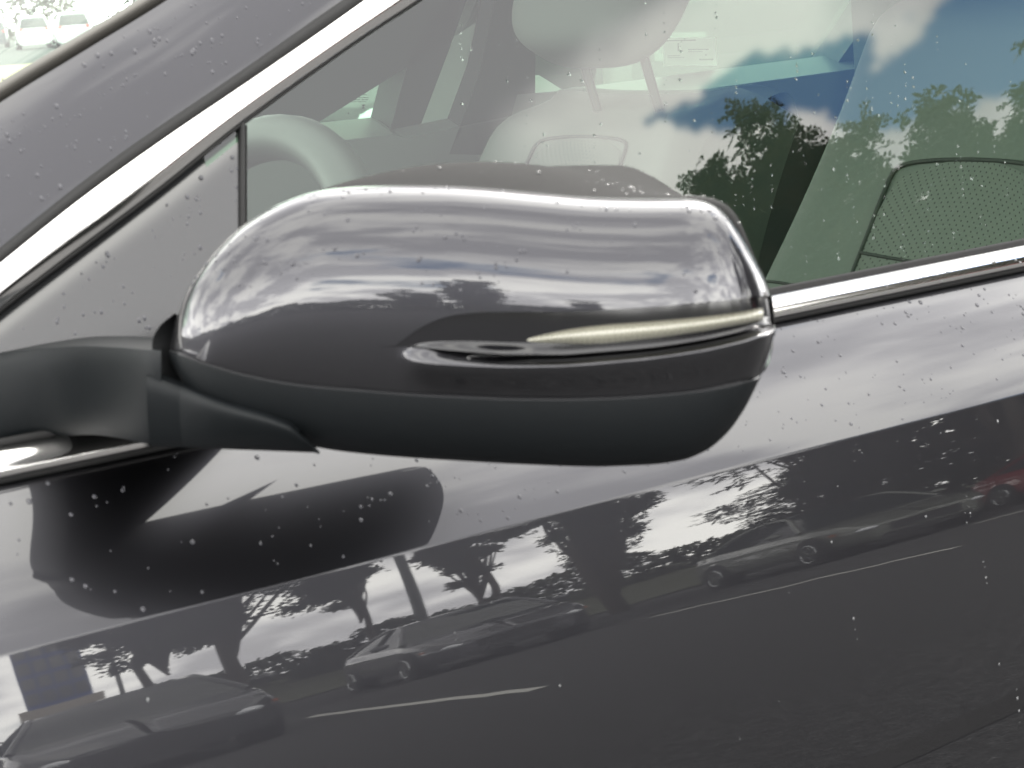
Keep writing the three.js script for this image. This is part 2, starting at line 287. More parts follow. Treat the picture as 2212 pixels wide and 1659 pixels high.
// ------------------------------------------------------------------ door mirror
const mirror = sub('door_mirror', car);
{
  const A = V(0.4274, 0, 0.07), B = V(0.628, 0, 0.25), Ld = B.clone().sub(A).normalize(), MP = plane(A, V(-Ld.z, 0, Ld.x)), Nn = V(-0.566, 0.165, 0.805).normalize();
  const top = curve([[368, 752], [372, 735], [380, 700], [395, 660], [420, 608], [450, 565], [480, 530], [520, 492], [560, 464], [600, 442], [640, 425], [680, 413], [720, 406], [800, 400], [880, 398], [960, 399], [1050, 404], [1160, 414], [1280, 424], [1400, 427], [1470, 427], [1510, 431], [1536, 440], [1560, 458], [1585, 490], [1610, 530], [1630, 566], [1648, 602], [1660, 632], [1668, 660], [1672, 700]]);
  const bot = curve([[368, 756], [372, 772], [385, 800], [420, 850], [480, 905], [560, 940], [640, 958], [740, 975], [850, 986], [1000, 996], [1150, 1004], [1280, 1008], [1400, 1004], [1470, 995], [1520, 976], [1560, 944], [1600, 892], [1630, 832], [1650, 785], [1664, 740], [1672, 702]]);
  const x0 = 368, x1 = 1672;
  const endF = (px) => { const e = (2 * (px - x0) / (x1 - x0) - 1); const q = e < 0 ? Math.pow(Math.max(0, 1 - 0.2 * e * e - 0.8 * Math.pow(Math.abs(e), 9)), 0.5) : Math.pow(Math.max(0, 1 - 0.12 * e * e - 0.88 * Math.pow(e, 7)), 0.45); return q; };
  const bulge = (px, py) => {
    const t = top(px), b = bot(px), c = (t + b) / 2 + 34, h = py < c ? c - t : b - c, w = Math.min(1, Math.abs(py - c) / Math.max(1, h));
    if (py < c) return (0.0135 * (1 - w * w) + 0.024 * Math.pow(Math.max(0, 1 - Math.pow(w, 10.0)), 0.5) - 0.0 * (c - py) * 2e-4 * (1 - w * w)) * endF(px);
    return 0.0375 * Math.pow(Math.max(0, 1 - 0.5 * Math.pow(w, 2.2) - 0.5 * Math.pow(w, 6)), 0.5) * endF(px);
  };
  const P = (px, py, d = 0) => hit(px, py, MP).addScaledVector(Nn, bulge(px, py) - d);
  // stations along the housing, closer at its ends
  const us = Array.from({ length: 121 }, (_, i) => (1 - Math.cos(i / 120 * Math.PI)) / 2), X = (u) => mix(x0 + 0.3, x1 - 0.3, u);
  const endV = Array.from({ length: 49 }, (_, i) => { const t = i / 48; return 1 - Math.pow(1 - t, 1.7); });
  const between = (lo, hi, ca, cb, o = {}) => grid(o.nu ?? 140, o.nv ?? 40, (u, v) => { const px = mix(lo, hi, u), a = ca(px), b = cb(px); return P(px, mix(a, b, v), o.d ? o.d(u, v, px) : 0); }, o);
  const capBot = curve([[368, 752], [500, 752], [700, 752], [858, 749], [880, 735], [910, 714], [950, 694], [1000, 682], [1060, 678], [1200, 677], [1400, 667], [1540, 655], [1640, 642], [1672, 640]]);
  const lipTop = curve([[368, 752], [500, 752], [700, 752], [858, 750], [900, 750], [1000, 757], [1100, 763], [1200, 764], [1300, 757], [1400, 748], [1500, 733], [1580, 716], [1640, 700], [1672, 698]]);
  const lipLow = curve([[858, 751], [900, 765], [1000, 773], [1100, 776], [1200, 774], [1300, 767], [1400, 757], [1500, 742], [1580, 725], [1640, 710], [1672, 706]]);
  const lowB = curve([[368, 753], [400, 760], [440, 775], [500, 794], [560, 810], [640, 825], [700, 832], [800, 840], [900, 848], [1000, 853], [1100, 857], [1200, 858], [1300, 856], [1400, 850], [1500, 840], [1580, 825], [1640, 806], [1665, 768], [1672, 722]]);
  const clampY = (c) => (px) => Math.min(bot(px) - 0.4, Math.max(top(px) + 0.4, c(px)));
  const cosS = (n) => Array.from({ length: n + 1 }, (_, i) => (1 - Math.cos(i / n * Math.PI)) / 2);
  // painted cap above and below the lamp slot
  const deep = (px) => 0.0085 * sstep(866, 1220, px);
  const upper = between(x0 + 0.3, x1 - 0.3, top, clampY(capBot), { us: cosS(180), vs: endV, nu: 180, nv: 48 });
  const lower = between(x0 + 0.3, x1 - 0.3, clampY(lipTop), clampY(lowB), { us: cosS(180), nu: 180, nv: 64, vs: Array.from({ length: 65 }, (_, i) => Math.pow(i / 64, 1.7)), d: (u, v, px) => { const y = mix(lipTop(px), lowB(px), v), k = sstep(858, 960, px), q = sstep(lipLow(px) + 18, lipTop(px) - 2, y), o = sstep(lowB(px), lipLow(px) + 12, y); return k * (-0.0035 * o + (0.0045 + deep(px)) * q); } });
  obj('mirror_cap', [upper, lower], M.paint, mirror);
  // lamp slot: roof, floor (the lip), back wall
  const slotRoof = grid(100, 4, (u, v) => { const px = mix(860, 1671, u); return P(px, capBot(px), v * deep(px)); }, { flip: true });
  const slotBack = grid(100, 24, (u, v) => { const px = mix(860, 1660, u); return P(px, mix(capBot(px) - 1, lipTop(px) + 3, v), deep(px) * (0.98 - 0.75 * sstep(0.72, 1, v) * (1 - 0.6 * sstep(1050, 1160, px))) + 0.0003); });
  obj('lamp_recess', [slotRoof, slotBack], M.gloss, mirror);
  const cham = grid(140, 2, (u, v) => { const px = mix(x0 + 4, x1 - 2, u); return P(px, lowB(px) + mix(-1, 5, v), 0.0008 - 0.0032 * v); });
  obj('cap_seam', cham, M.sail, mirror);
  // repeater lamp
  const lt = curve([[1110, 738], [1160, 727], [1220, 714], [1300, 704], [1380, 698], [1500, 687], [1580, 677], [1642, 666]]), lb = curve([[1110, 739], [1200, 743], [1260, 744], [1380, 734], [1500, 718], [1580, 704], [1642, 693]]);
  const lamp = grid(80, 14, (u, v) => { const px = mix(1112, 1640, u), s = 2 * v - 1; return P(px, mix(lt(px), lb(px), v), 0.0080 - 0.0035 * (1 - s * s) * sstep(0, 0.2, u)); });
  obj('turn_signal', lamp, M.lens, mirror);
  // black lower housing
  const low = between(x0 + 0.3, x1 - 0.3, (px) => Math.min(bot(px) - 0.4, clampY(lowB)(px) + 4), bot, { us: cosS(160), nu: 160, nv: 34, vs: Array.from({ length: 35 }, (_, i) => Math.pow(i / 34, 0.8)), d: (u, v) => -0.0024 * (1 - v * v) });
  obj('lower_housing', low, M.matte, mirror);
  // rear shell behind the cap and the mirror glass facing back
  const mid = hit(1020, 700, MP);
  const rear = (q, v) => { const dx = Math.max(0.004, Math.min(0.675 - q.x, (0.25 - q.z) * 1.25)), k = 1 + 0.075 * Math.sin(Math.PI * Math.min(1, v * 1.5)) * sstep(0.98, 1.06, q.y) * (1 - sstep(0.13, 0.215, q.z)) - (0.17 + 0.12 * sstep(0.13, 0.22, q.z)) * v * v; return V(q.x + dx * v, mid.y + (q.y - mid.y) * k + 0.004 * v, q.z + (mid.z - q.z) * 0.06 * v * v); };
  const rim = (u) => { const a = u * 2; const px = a <= 1 ? mix(x0 + 0.2, x1 - 0.2, (1 - Math.cos(a * Math.PI)) / 2) : mix(x0 + 0.2, x1 - 0.2, (1 - Math.cos((2 - a) * Math.PI)) / 2); return hit(px, a <= 1 ? top(px) : bot(px), MP); };
  const shell = grid(200, 16, (u, v) => rear(rim(u).addScaledVector(Nn, -0.0015), v), { flip: true });
  const grooves = grid(200, 2, (u, v) => { const q = rim(u); return q.sub(mid).multiplyScalar(1 - 0.012 * v).add(mid).addScaledVector(Nn, -0.0021 - v * 0.001); });
  obj('rear_housing', [shell, grooves], M.shell, mirror);
  const backS = []; for (let i = 0; i < 80; i++) { const q = rear(rim(i / 80), 0.96); backS.push(q); }
  const cen = backS.reduce((a, q) => a.add(q), V(0, 0, 0)).multiplyScalar(1 / 80), gp = [], gi = [];
  gp.push(cen.x, cen.y, cen.z); backS.forEach((q) => gp.push(q.x, q.y, q.z)); for (let i = 0; i < 80; i++) gi.push(0, 1 + i, 1 + (i + 1) % 80);
  const mg = new THREE.BufferGeometry(); mg.setAttribute('position', new THREE.Float32BufferAttribute(gp, 3)); mg.setAttribute('uv', new THREE.Float32BufferAttribute(new Float32Array(gp.length / 3 * 2), 2)); mg.setIndex(gi); mg.computeVertexNormals();
  obj('mirror_glass', mg, std(rgb(0.85, 0.87, 0.88), { metalness: 1, roughness: 0.02 }), mirror);
  // foot under the housing and the arm reaching to the corner panel
  const seam = curve([[320, 806], [345, 813], [500, 866], [640, 911], [668, 936], [702, 973]]), footBot = curve([[320, 961], [480, 966], [640, 972], [702, 976]]);
  const fp = (px, py, d) => { const w = Math.min(1, Math.max(0, (py - seam(px)) / Math.max(20, footBot(px) - seam(px)))), q = px < 480 ? 400 + Math.pow(Math.max(0, px - 320), 2) / 320 : px; return hit(px, py, MP).addScaledVector(Nn, bulge(q, Math.min(seam(q), bot(q) - 14)) * (1 - 0.55 * w * w) + 0.010 - d); };
  const foot = grid(60, 20, (u, v) => { const px = mix(338, 701, u); const w = v; return fp(px, mix(seam(px), footBot(px), w), 0.0035 * Math.pow(Math.abs(2 * w - 1), 6)); });
  const footTop = grid(60, 5, (u, v) => { const px = mix(334, 660, u), w = 1 - v; return fp(px, seam(px) - 10 * w, 0.0035 + 0.008 * w); });
  const footBelow = grid(60, 4, (u, v) => { const px = mix(320, 655, u), p = fp(px, footBot(px), 0.0035); return p.add(V(0.12 * v * Math.pow(1 - u, 1.6), 0.003 * v, -0.035 * v * (1 - u))); });
  obj('mirror_foot', [foot, footTop, footBelow], M.arm, mirror);
  // pivot gap at the inner end of the housing
  { const cap = mirror.getObjectByName('mirror_cap'), e = 1, list = [];
    for (const [u, v] of clumpy(170, 0.8, 0.06)) { const px = mix(420, 1650, u), t = top(px), py = mix(t + 8, 640, Math.pow(v, 1.2)); if (py > 650) continue; const a = P(px + e, py).sub(P(px - e, py)), b = P(px, py + e).sub(P(px, py - e)), n = a.cross(b).normalize().negate(); if (n.dot(ray(px, py)) > 0) n.negate(); list.push([P(px, py), n, dr() * 0.8, 1.15]); }
    drops(list, M.drop, cap);
    const sh = [], r0 = (u, v) => rear(rim(u), v);
    for (const [u, v] of clumpy(60, 1, 0.1)) sh.push([r0(0.12 + 0.3 * u, 0.05 + 0.85 * v), V(-0.15, 0.97, 0.2).normalize(), dr() * 0.9, 1.1]);
    drops(sh, M.dropDim, mirror.getObjectByName('rear_housing')); }
  const gapL = line([[384, 678], [352, 706], [337, 738], [340, 775], [352, 818]]), gapR = line([[392, 684], [386, 714], [386, 748], [394, 790], [404, 832]]);
  obj('pivot_joint', grid(30, 8, (u, v) => { const a = gapL(u), b = gapR(u); return hit(mix(a[0], b[0], v), mix(a[1], b[1], v), MP).addScaledVector(Nn, 0.010 - 0.012 * v); }), M.satin, mirror);
  // arm: a flattened tube section swept from the door to the pivot
  const armT = curve([[-300, 830], [-100, 790], [0, 766], [100, 753], [190, 748], [240, 750], [346, 758]]), armB = curve([[-300, 1030], [-100, 995], [0, 972], [110, 953], [205, 944], [260, 949], [320, 960], [346, 964]]);
  const base = plane(V(0, 0.95, -0.012), V(0, 0, 1)), depthAt = (px) => sstep(-120, 346, px);
  const ap = (px, py, w, extra) => { const a = hit(px, py, base), b = fp(346, seam(346) + (footBot(346) - seam(346)) * w, 0.0035 * Math.pow(Math.abs(2 * w - 1), 6)), c = hit(px, py, plane(b, Nn)), t = depthAt(px); return a.lerp(c, Math.pow(t, 2.5)).addScaledVector(V(-0.35, 0.05, 0.93), extra * (1 - t * t)); };
  const arm = grid(90, 30, (u, v) => { const px = mix(-300, 348, u), s = 2 * v - 1, tl = 1 - sstep(-200, 230, px); return ap(px, mix(armT(px), armB(px), v), v, 0.007 * (1 - Math.pow(Math.abs(s), 6)) - 0.018 * tl * Math.pow(1 - v, 1.6) - 0.026 * Math.pow(v, 1.6) * depthAt(px)); });
  const armTop = grid(90, 8, (u, v) => { const px = mix(-300, 348, u), tl = 1 - sstep(-200, 230, px), p = ap(px, armT(px), 0, -0.018 * tl), q = hit(px + 10, armT(px) - 26 * depthAt(px) - 2, shift(G, -0.004)); return q.lerp(p, v); });
  const armUnder = grid(90, 4, (u, v) => { const px = mix(-300, 348, u), p = ap(px, armB(px), 1, -0.026 * depthAt(px)), q = p.clone(); q.z = -0.004; q.y += 0.004; q.x += 0.10 * depthAt(px); return p.lerp(q, v); });
  obj('mirror_arm', [arm, armTop, armUnder], M.arm, mirror);
}

// ------------------------------------------------------------------ inside the car and its far side
{
  // far side
  obj('far_windscreen_pillar', slab([[440, 352], [620, 250], [836, 116], [1110, -60], [1110, -400], [700, -170], [440, 20]], FG, 0.05), M.trimDark, car);
  obj('far_door_trim', [slab([[-700, 430], [470, 288], [800, 254], [822, 262], [1052, 215], [1064, 170], [1164, 162], [1164, 200], [2400, 40], [2400, 900], [-700, 900]], FG, 0.06, -0.02)], M.trimMid, car);
  obj('far_window_frame', [slab([[800, 255], [836, 114], [884, 20], [940, -60], [958, -60], [930, 70], [856, 268]], FG, 0.05)], M.trimDark, car);
  obj('far_door_pillar', slab([[856, 266], [935, 55], [975, -60], [1000, -60], [968, 110], [905, 280]], FG, 0.05), M.trimLight, car);
  obj('far_centre_pillar', slab([[902, 285], [966, 110], [1000, -60], [1085, -60], [1085, 290]], FG, 0.08), M.trimDark, car);
  obj('far_rear_pillar', slab([[1700, 200], [1800, 60], [1900, -100], [2100, -100], [2000, 130], [1980, 260]], FG, 0.05), M.trimMid, car);
  obj('far_roof_rail', slab([[900, -60], [1400, -130], [2200, -180], [2200, -420], [900, -420]], FG, 0.05), M.trimMid, car);
  obj('far_side_window', slab([[600, 300], [700, 30], [1000, -110], [2200, -200], [2200, 200], [1100, 230]], FG, 0.001, 0.006), M.farGlass, car);
  obj('bonnet', grid(20, 20, (u, v) => V(mix(-1.7, -0.12, u), mix(0.80, 0.935, Math.pow(u, 0.7)) + 0.05 * Math.sin(v * Math.PI), mix(-0.01, -1.61, v))), M.paint, car);
  // floor, roof and dashboard close the cabin
  obj('cabin_floor', box(3.2, 0.04, 1.6, 1.2, 0.28, -0.8), M.trimDark, car);
  obj('headlining', box(2.0, 0.03, 1.24, 1.85, 1.40, -0.81), M.trimMid, car);
  obj('roof', grid(20, 20, (u, v) => V(mix(0.86, 3.0, u), 1.425 + 0.03 * Math.sin(v * Math.PI), mix(-0.16, -1.46, v))), M.paint, car);
  obj('near_roof_rail', slab([[1330, -230], [2700, -230], [2700, -330], [1330, -330]], shift(G, -0.02), 0.04), M.trimMid, car);
  obj('rear_side_window', [grid(1, 1, (u, v) => ground.glassAt(mix(2.02, 3.0, u), mix(0.95, 1.42, v)))], M.trimDark, car);
  obj('rear_bulkhead', box(0.05, 1.2, 1.5, 2.9, 0.85, -0.81), M.trimDark, car);
  obj('near_door_trim', box(2.9, 0.62, 0.03, 0.75, 0.63, -0.045), M.trimMid, car);
  obj('firewall', box(0.05, 0.5, 1.5, -0.1, 0.6, -0.81), M.trimDark, car);
  obj('dashboard', [new THREE.CapsuleGeometry(0.14, 1.25, 6, 20).rotateX(Math.PI / 2).translate(0.28, 0.80, -0.8)], M.trimDark, car);
  // steering wheel
  const sw = sub('steering_wheel', car); sw.position.set(0.705, 0.89, -0.42); sw.rotation.set(0, 0, 0);
  const q = new THREE.Matrix4().makeRotationFromEuler(new THREE.Euler(0, Math.PI / 2, 0)).premultiply(new THREE.Matrix4().makeRotationZ(-0.42));
  obj('rim', new THREE.TorusGeometry(0.185, 0.0165, 14, 64).applyMatrix4(q), std(rgb(0.022, 0.023, 0.023), { roughness: 0.6 }), sw);
  obj('hub', new THREE.SphereGeometry(0.07, 24, 16).scale(1, 1, 0.5).applyMatrix4(q), M.trimDark, sw);
  for (const a of [0.1, Math.PI - 0.1, -Math.PI / 2]) obj('spoke', new THREE.BoxGeometry(0.14, 0.03, 0.014).translate(0.11, 0, 0).rotateZ(a).applyMatrix4(q), M.trimDark, sw);

  // seats
  const RECL = 31 * rad;
  function seat(name, label, x, z, top = 0.215) {                             // origin: middle of the backrest front at belt height
    const s = sub(name, car); if (label) s.userData.label = label;
    const fx = (w, h, d) => V(x + h * Math.sin(RECL) - d * Math.cos(RECL), 0.835 + h * Math.cos(RECL) + d * Math.sin(RECL), z + w);
    const W = (h) => mix(0.275, 0.195, sstep(-0.4, 0.2, h));
    const dep = (a, h) => 0.05 + 0.035 * Math.pow(Math.abs(a), 3) - 0.05 * Math.pow(Math.abs(a), 14) - 0.07 * Math.pow(sstep(top - 0.12, top, h), 2);
    obj('backrest', [
      grid(50, 40, (u, v) => { const h = mix(top, -0.45, v), a = 2 * u - 1; return fx(-a * W(h), h, dep(a, h)); }, { flip: true }),
      grid(50, 40, (u, v) => { const h = mix(top, -0.45, v), a = 2 * u - 1; return fx(-a * W(h) * 1.02, h, -0.09 - 0.02 * (1 - a * a)); }),
      grid(40, 8, (u, v) => { const h = mix(top, -0.45, u); return fx(mix(W(h), W(h) * 1.02, v), h, mix(dep(1, h), -0.09, v)); }),
      grid(40, 8, (u, v) => { const h = mix(top, -0.45, u); return fx(-mix(W(h), W(h) * 1.02, v), h, mix(dep(1, h), -0.09, v)); }),
      grid(40, 8, (u, v) => { const a = 2 * u - 1; return fx(a * W(top), top + 0.02 * Math.sin(v * Math.PI), mix(dep(a, top), -0.09, v)); }),
    ], M.seat, s);
    const hr = new THREE.SphereGeometry(1, 40, 28); const hp = hr.attributes.position;
    for (let i = 0; i < hp.count; i++) { const f = (c, p) => Math.sign(c) * Math.pow(Math.abs(c), p); const a = f(hp.getX(i), 0.55), b = f(hp.getY(i), 0.6), c = f(hp.getZ(i), 0.6); const k = fx(c * (0.135 + 0.012 * b), top + 0.085 + b * 0.10, 0.105 + a * 0.055); hp.setXYZ(i, k.x, k.y, k.z); }
    hr.computeVertexNormals();
    obj('headrest', hr, M.seat, s);
    for (const w of [-0.06, 0.06]) obj('headrest_post', tube([fx(w, top - 0.04, 0.0), fx(w, top + 0.05, 0.095)], 0.006), std(rgb(0.10, 0.10, 0.10), { metalness: 1, roughness: 0.4 }), s);
    obj('seat_cushion', box(0.5, 0.16, 0.5, x - 0.3, 0.53, z), M.seat, s);
    // insert panel, proud by 2 mm, with piping
    const ins = (h) => 0.115 - 0.025 * sstep(-0.4, 0.2, h);
    const T = 0.125;
    obj('insert_panel', grid(30, 30, (u, v) => { const h = mix(T, -0.42, v), a = (2 * u - 1); const w = a * ins(h) * (1 - 0.12 * Math.pow(1 - Math.min(1, v * 10), 2)); return fx(-w, h - 0.02 * a * a * (1 - v) , dep(w / W(h), h) + 0.002); }, { flip: true, uv: 24 }), M.perforated, s);
    const pipe = []; for (let i = 0; i <= 40; i++) { const t = i / 40; let w, h; if (t < 0.38) { w = -1; h = mix(-0.42, T - 0.03, t / 0.38); } else if (t > 0.62) { w = 1; h = mix(T - 0.03, -0.42, (t - 0.62) / 0.38); } else { w = -Math.cos((t - 0.38) / 0.24 * Math.PI); h = T - 0.03 + 0.03 * Math.pow(Math.sin((t - 0.38) / 0.24 * Math.PI), 0.4); } w *= ins(h); pipe.push(fx(w, h, dep(w / W(h), h) + 0.002)); }
    obj('piping', tube(pipe, 0.0022, 160, 6), M.seam, s);
    for (const hh of [0.022, -0.002]) { const pp = []; for (let i = 0; i <= 20; i++) { const w = mix(-1, 1, i / 20) * ins(hh); pp.push(fx(w, hh + 0.006 * (1 - i / 10), dep(w / W(hh), hh) + 0.003)); } obj('stitch_line', tube(pp, 0.0016, 40, 6), M.seam, s); }
    for (const sd of [-1]) { for (const hb of [-0.012, -0.06]) { const pp = []; for (let i = 0; i <= 10; i++) { const w = sd * mix(ins(hb), W(hb) * 0.99, i / 10); pp.push(fx(w, hb, dep(w / W(hb), hb) + 0.001)); } obj('bolster_seam', tube(pp, 0.0014, 20, 6), M.seam, s); } }
    return s;
  }
  seat('driver_seat', null, 1.45, -0.40, 0.35);
  seat('passenger_seat', null, 1.60, -1.16);
  obj('rear_seat', [box(0.16, 0.75, 1.3, 2.45, 0.72, -0.81)], M.seat, car);
}
// ------------------------------------------------------------------ the car park around it
const G0 = plane(V(0, 0, 0), V(0, 1, 0));
const carPaint = (r, g, b, metal = 0.0) => phys(rgb(r, g, b), { metalness: metal, roughness: 0.35, clearcoat: 1, clearcoatRoughness: 0.03 });
const CM = {
  glass: phys(rgb(0.02, 0.025, 0.025), { roughness: 0.03, ior: 1.6 }), tyre: std(rgb(0.02, 0.02, 0.02), { roughness: 0.85 }), rim: std(rgb(0.55, 0.56, 0.57), { metalness: 1, roughness: 0.25 }),
  black: std(rgb(0.015, 0.015, 0.016), { roughness: 0.5 }), lamp: phys(rgb(0.75, 0.77, 0.8), { roughness: 0.08, clearcoat: 1 }), red: phys(rgb(0.35, 0.01, 0.01), { roughness: 0.1, clearcoat: 1 }), amber: phys(rgb(0.7, 0.14, 0.02), { roughness: 0.15 }),
};
function makeCar(name, label, paint, kind, group) {
  const c = thing(name, label, kind === 'suv' ? 'suv' : 'car', [0, 0, 0], 0, group);
  const suv = kind === 'suv', L = suv ? 4.6 : 4.75, W = 0.91, H = suv ? 1.68 : 1.45;
  const belt = curve(suv ? [[-L / 2, 1.02], [-1.5, 1.1], [0.6, 1.06], [1.1, 1.05], [1.9, 0.98], [L / 2, 0.78]] : [[-L / 2, 0.9], [-1.8, 1.02], [0.7, 0.94], [1.0, 0.93], [1.8, 0.82], [L / 2, 0.62]]);
  const wid = curve([[-L / 2, 0.74], [-L / 2 + 0.25, 0.86], [-1.2, W], [1.2, W], [L / 2 - 0.35, 0.85], [L / 2 - 0.08, 0.72], [L / 2, 0.6]]);
  const sec = (x, v) => { // half section from the sill round to the middle of the bonnet
    const w = wid(x), b = belt(x), p = [[w * 0.9, 0.24], [w * 0.985, 0.36], [w, 0.55], [w * 0.985, 0.55 + (b - 0.55) * 0.45], [w * 0.985, 0.55 + (b - 0.55) * 0.62], [w * 0.94, b - 0.01], [w * 0.86, b + 0.015], [w * 0.4, b + 0.035], [0, b + 0.04]];
    const k = Math.min(p.length - 1.001, v * (p.length - 1)), i = Math.floor(k), f = k - i; return [mix(p[i][0], p[i + 1][0], f), mix(p[i][1], p[i + 1][1], f)];
  };
  const half = (s) => grid(60, 32, (u, v) => { const x = mix(-L / 2, L / 2, u), [z, y] = sec(x, v); return V(x, y, s * z); }, { flip: s < 0 });
  const cap = (x, s) => grid(8, 16, (u, v) => { const [z, y] = sec(x, v); return V(x + s * 0.03 * (1 - Math.pow(2 * u - 1, 2)), y, z * (2 * u - 1)); }, { flip: s < 0 });
  obj('body', [half(1), half(-1), cap(L / 2, 1), cap(-L / 2, -1)], paint, c);
  // cabin
  const xr = suv ? -2.15 : -1.75, xf = suv ? 1.15 : 1.15;
  const roof = curve(suv ? [[xr, 1.08], [-1.75, 1.58], [-1.2, 1.67], [-0.3, H], [0.3, 1.64], [xf, 1.03]] : [[xr, 1.0], [-0.9, 1.38], [-0.3, H], [0.2, 1.43], [xf, 0.93]]);
  const side = (x, v) => { const b = belt(x) - 0.01, r = Math.max(b + 0.001, roof(x)), k = (r - b) / (H - b); return [mix(wid(x) * 0.93, wid(x) * 0.93 - 0.26 * k, v), mix(b, r, v)]; };
  obj('side_window', [1, -1].map((s) => grid(40, 6, (u, v) => { const x = mix(xr, xf, u), [z, y] = side(x, v); return V(x, y, s * z); }, { flip: s < 0 })), CM.glass, c);
  const topG = (a, b, lift) => grid(24, 12, (u, v) => { const x = mix(a, b, u), [z, y] = side(x, 1), w = 2 * v - 1; return V(x, y + 0.03 * (1 - w * w) + lift, -z * w); });
  const r0 = suv ? -1.72 : -0.85, r1 = suv ? 0.3 : 0.22;
  obj('roof', topG(r0, r1, 0.002), paint, c);
  obj('windscreen', topG(r1, xf, 0), CM.glass, c); obj('rear_window', topG(xr, r0, 0), CM.glass, c);
  for (const s of [1, -1]) {
    const e = []; for (let i = 0; i <= 24; i++) { const x = mix(xr, xf, i / 24), [z, y] = side(x, 1); e.push(V(x, y, s * z)); }
    obj('roof_rail', tube(e, 0.035, 48, 6), paint, c);
    const [z0, y0] = side(-0.25, 0), [z1, y1] = side(-0.2, 1); obj('pillar', tube([V(-0.25, y0, s * z0), V(-0.2, y1, s * z1)], 0.045, 4, 6), CM.black, c);
    obj('headlight', new THREE.SphereGeometry(0.16, 16, 10).scale(1.2, 0.42, 0.9).translate(L / 2 - 0.16, belt(L / 2 - 0.2) - 0.12, s * 0.60), CM.lamp, c);
    obj('tail_light', new THREE.SphereGeometry(0.15, 16, 10).scale(0.7, 0.6, 1.1).translate(-L / 2 + 0.08, suv ? 0.98 : 0.84, s * 0.62), CM.red, c);
    obj('side_marker', box(0.12, 0.035, 0.03, L / 2 - 0.42, 0.62, s * (wid(L / 2 - 0.42) - 0.005)), CM.amber, c);
    obj('wing_mirror', new THREE.SphereGeometry(0.11, 14, 10).scale(0.6, 0.62, 1).translate(0.82, belt(0.8) + 0.1, s * 1.0), paint, c);
    for (const wx of [-1.38, 1.42]) {
      const w = sub('wheel', c); w.position.set(wx, 0.33, s * 0.80);
      const R = suv ? 0.36 : 0.33; w.position.y = R;
      obj('arch', new THREE.CylinderGeometry(R + 0.065, R + 0.065, 0.24, 36).rotateX(Math.PI / 2), CM.black, w);
      obj('tyre', new THREE.LatheGeometry([[0.2, -0.1], [R - 0.04, -0.115], [R, -0.08], [R, 0.08], [R - 0.04, 0.115], [0.2, 0.1]].map((p) => new THREE.Vector2(...p)), 36).rotateX(Math.PI / 2).translate(0, 0, s * 0.025), CM.tyre, w);
      const sp = []; for (let k = 0; k < 5; k++) for (const q of [-0.13, 0.13]) sp.push(box(0.19, 0.035, 0.03, 0.12, 0, 0).rotateZ(k * 1.2566 + q));
      sp.push(new THREE.TorusGeometry(0.225, 0.022, 8, 36), new THREE.CylinderGeometry(0.05, 0.05, 0.04, 16).rotateX(Math.PI / 2));
      obj('rim', sp.map((g) => g.translate(0, 0, s * 0.125)), CM.rim, w);
      obj('hub_shade', new THREE.CylinderGeometry(0.215, 0.215, 0.02, 24).rotateX(Math.PI / 2).translate(0, 0, s * 0.118), CM.black, w);
    }
  }
  obj('grille', box(0.05, 0.2, 0.8, L / 2 + 0.012, suv ? 0.6 : 0.48, 0), CM.black, c); obj('lower_grille', box(0.05, 0.1, 1.0, L / 2 + 0.01, 0.3, 0), CM.black, c);
  return c;
}
const put = (o, x, z, deg) => { o.position.set(x, 0, z); o.rotation.y = deg * rad; return o; };
// row on this side, seen in the door and the mirror
const ROW = 'cars parked in the row mirrored in the door';
put(makeCar('parked_car', 'black sedan mirrored low in the left end of the door', carPaint(0.02, 0.022, 0.026), 'sedan', ROW), 6.3, 14.3, 107.5);
put(makeCar('parked_car', 'grey sedan mirrored in the door under the mirror, one bright wheel showing', carPaint(0.10, 0.10, 0.11, 0.6), 'sedan', ROW), 12.3, 19.2, 107.5);
put(makeCar('parked_car', 'grey-green sedan mirrored in the door right of the mirror, amber side marker', carPaint(0.16, 0.17, 0.15, 0.3), 'sedan', ROW), 16.3, 17.5, 107.5);
put(makeCar('parked_car', 'red car mirrored at the right edge of the door', carPaint(0.30, 0.012, 0.02), 'sedan', ROW), 20.0, 16.4, 107.5);
// across the aisle, seen through the glass
const FAR = 'cars seen through the glass of the sedan';
const look = (px, py) => hit(px, py, G0);
{ const list = [[75, 105, 'white suv facing the aisle, seen through the windscreen', [0.55, 0.56, 0.56], 'suv'], [-12, 104, 'dark suv cut by the left edge, seen through the windscreen', [0.05, 0.05, 0.06], 'suv'], [160, 102, 'pale silver suv right of the white one, seen through the windscreen', [0.5, 0.5, 0.52], 'suv']];
  for (const [px, py, lab, c, k] of list) { const q = look(px, py); put(makeCar('distant_car', lab, carPaint(...c), k, FAR), q.x, q.z, 180 - 112); } }
{ const spot = (deg, d) => [Math.cos(deg * rad) * d, 0.95 - Math.sin(deg * rad) * d];
  const add = (deg, d, turn, lab, c, k) => { const [x, z] = spot(deg, d); put(makeCar('parked_car', lab, phys(rgb(...c), { roughness: 0.4, specularIntensity: 0.5 }), k, FAR), x, z, turn); };
  add(54.6, 13.2, 205, 'dark grey sedan nearest behind the gap left of the headrest', [0.07, 0.075, 0.075], 'sedan');
  add(54.4, 16.4, 205, 'white sedan second behind the gap left of the headrest', [0.42, 0.43, 0.43], 'sedan');
  add(54.2, 19.8, 205, 'black sedan third behind the gap left of the headrest', [0.03, 0.03, 0.035], 'sedan');
  add(54.0, 23.4, 205, 'silver suv farthest behind the gap left of the headrest', [0.3, 0.3, 0.3], 'suv');
  add(47.6, 12.5, 50, 'grey suv whose roof shows right of the headrest', [0.12, 0.125, 0.12], 'suv'); }
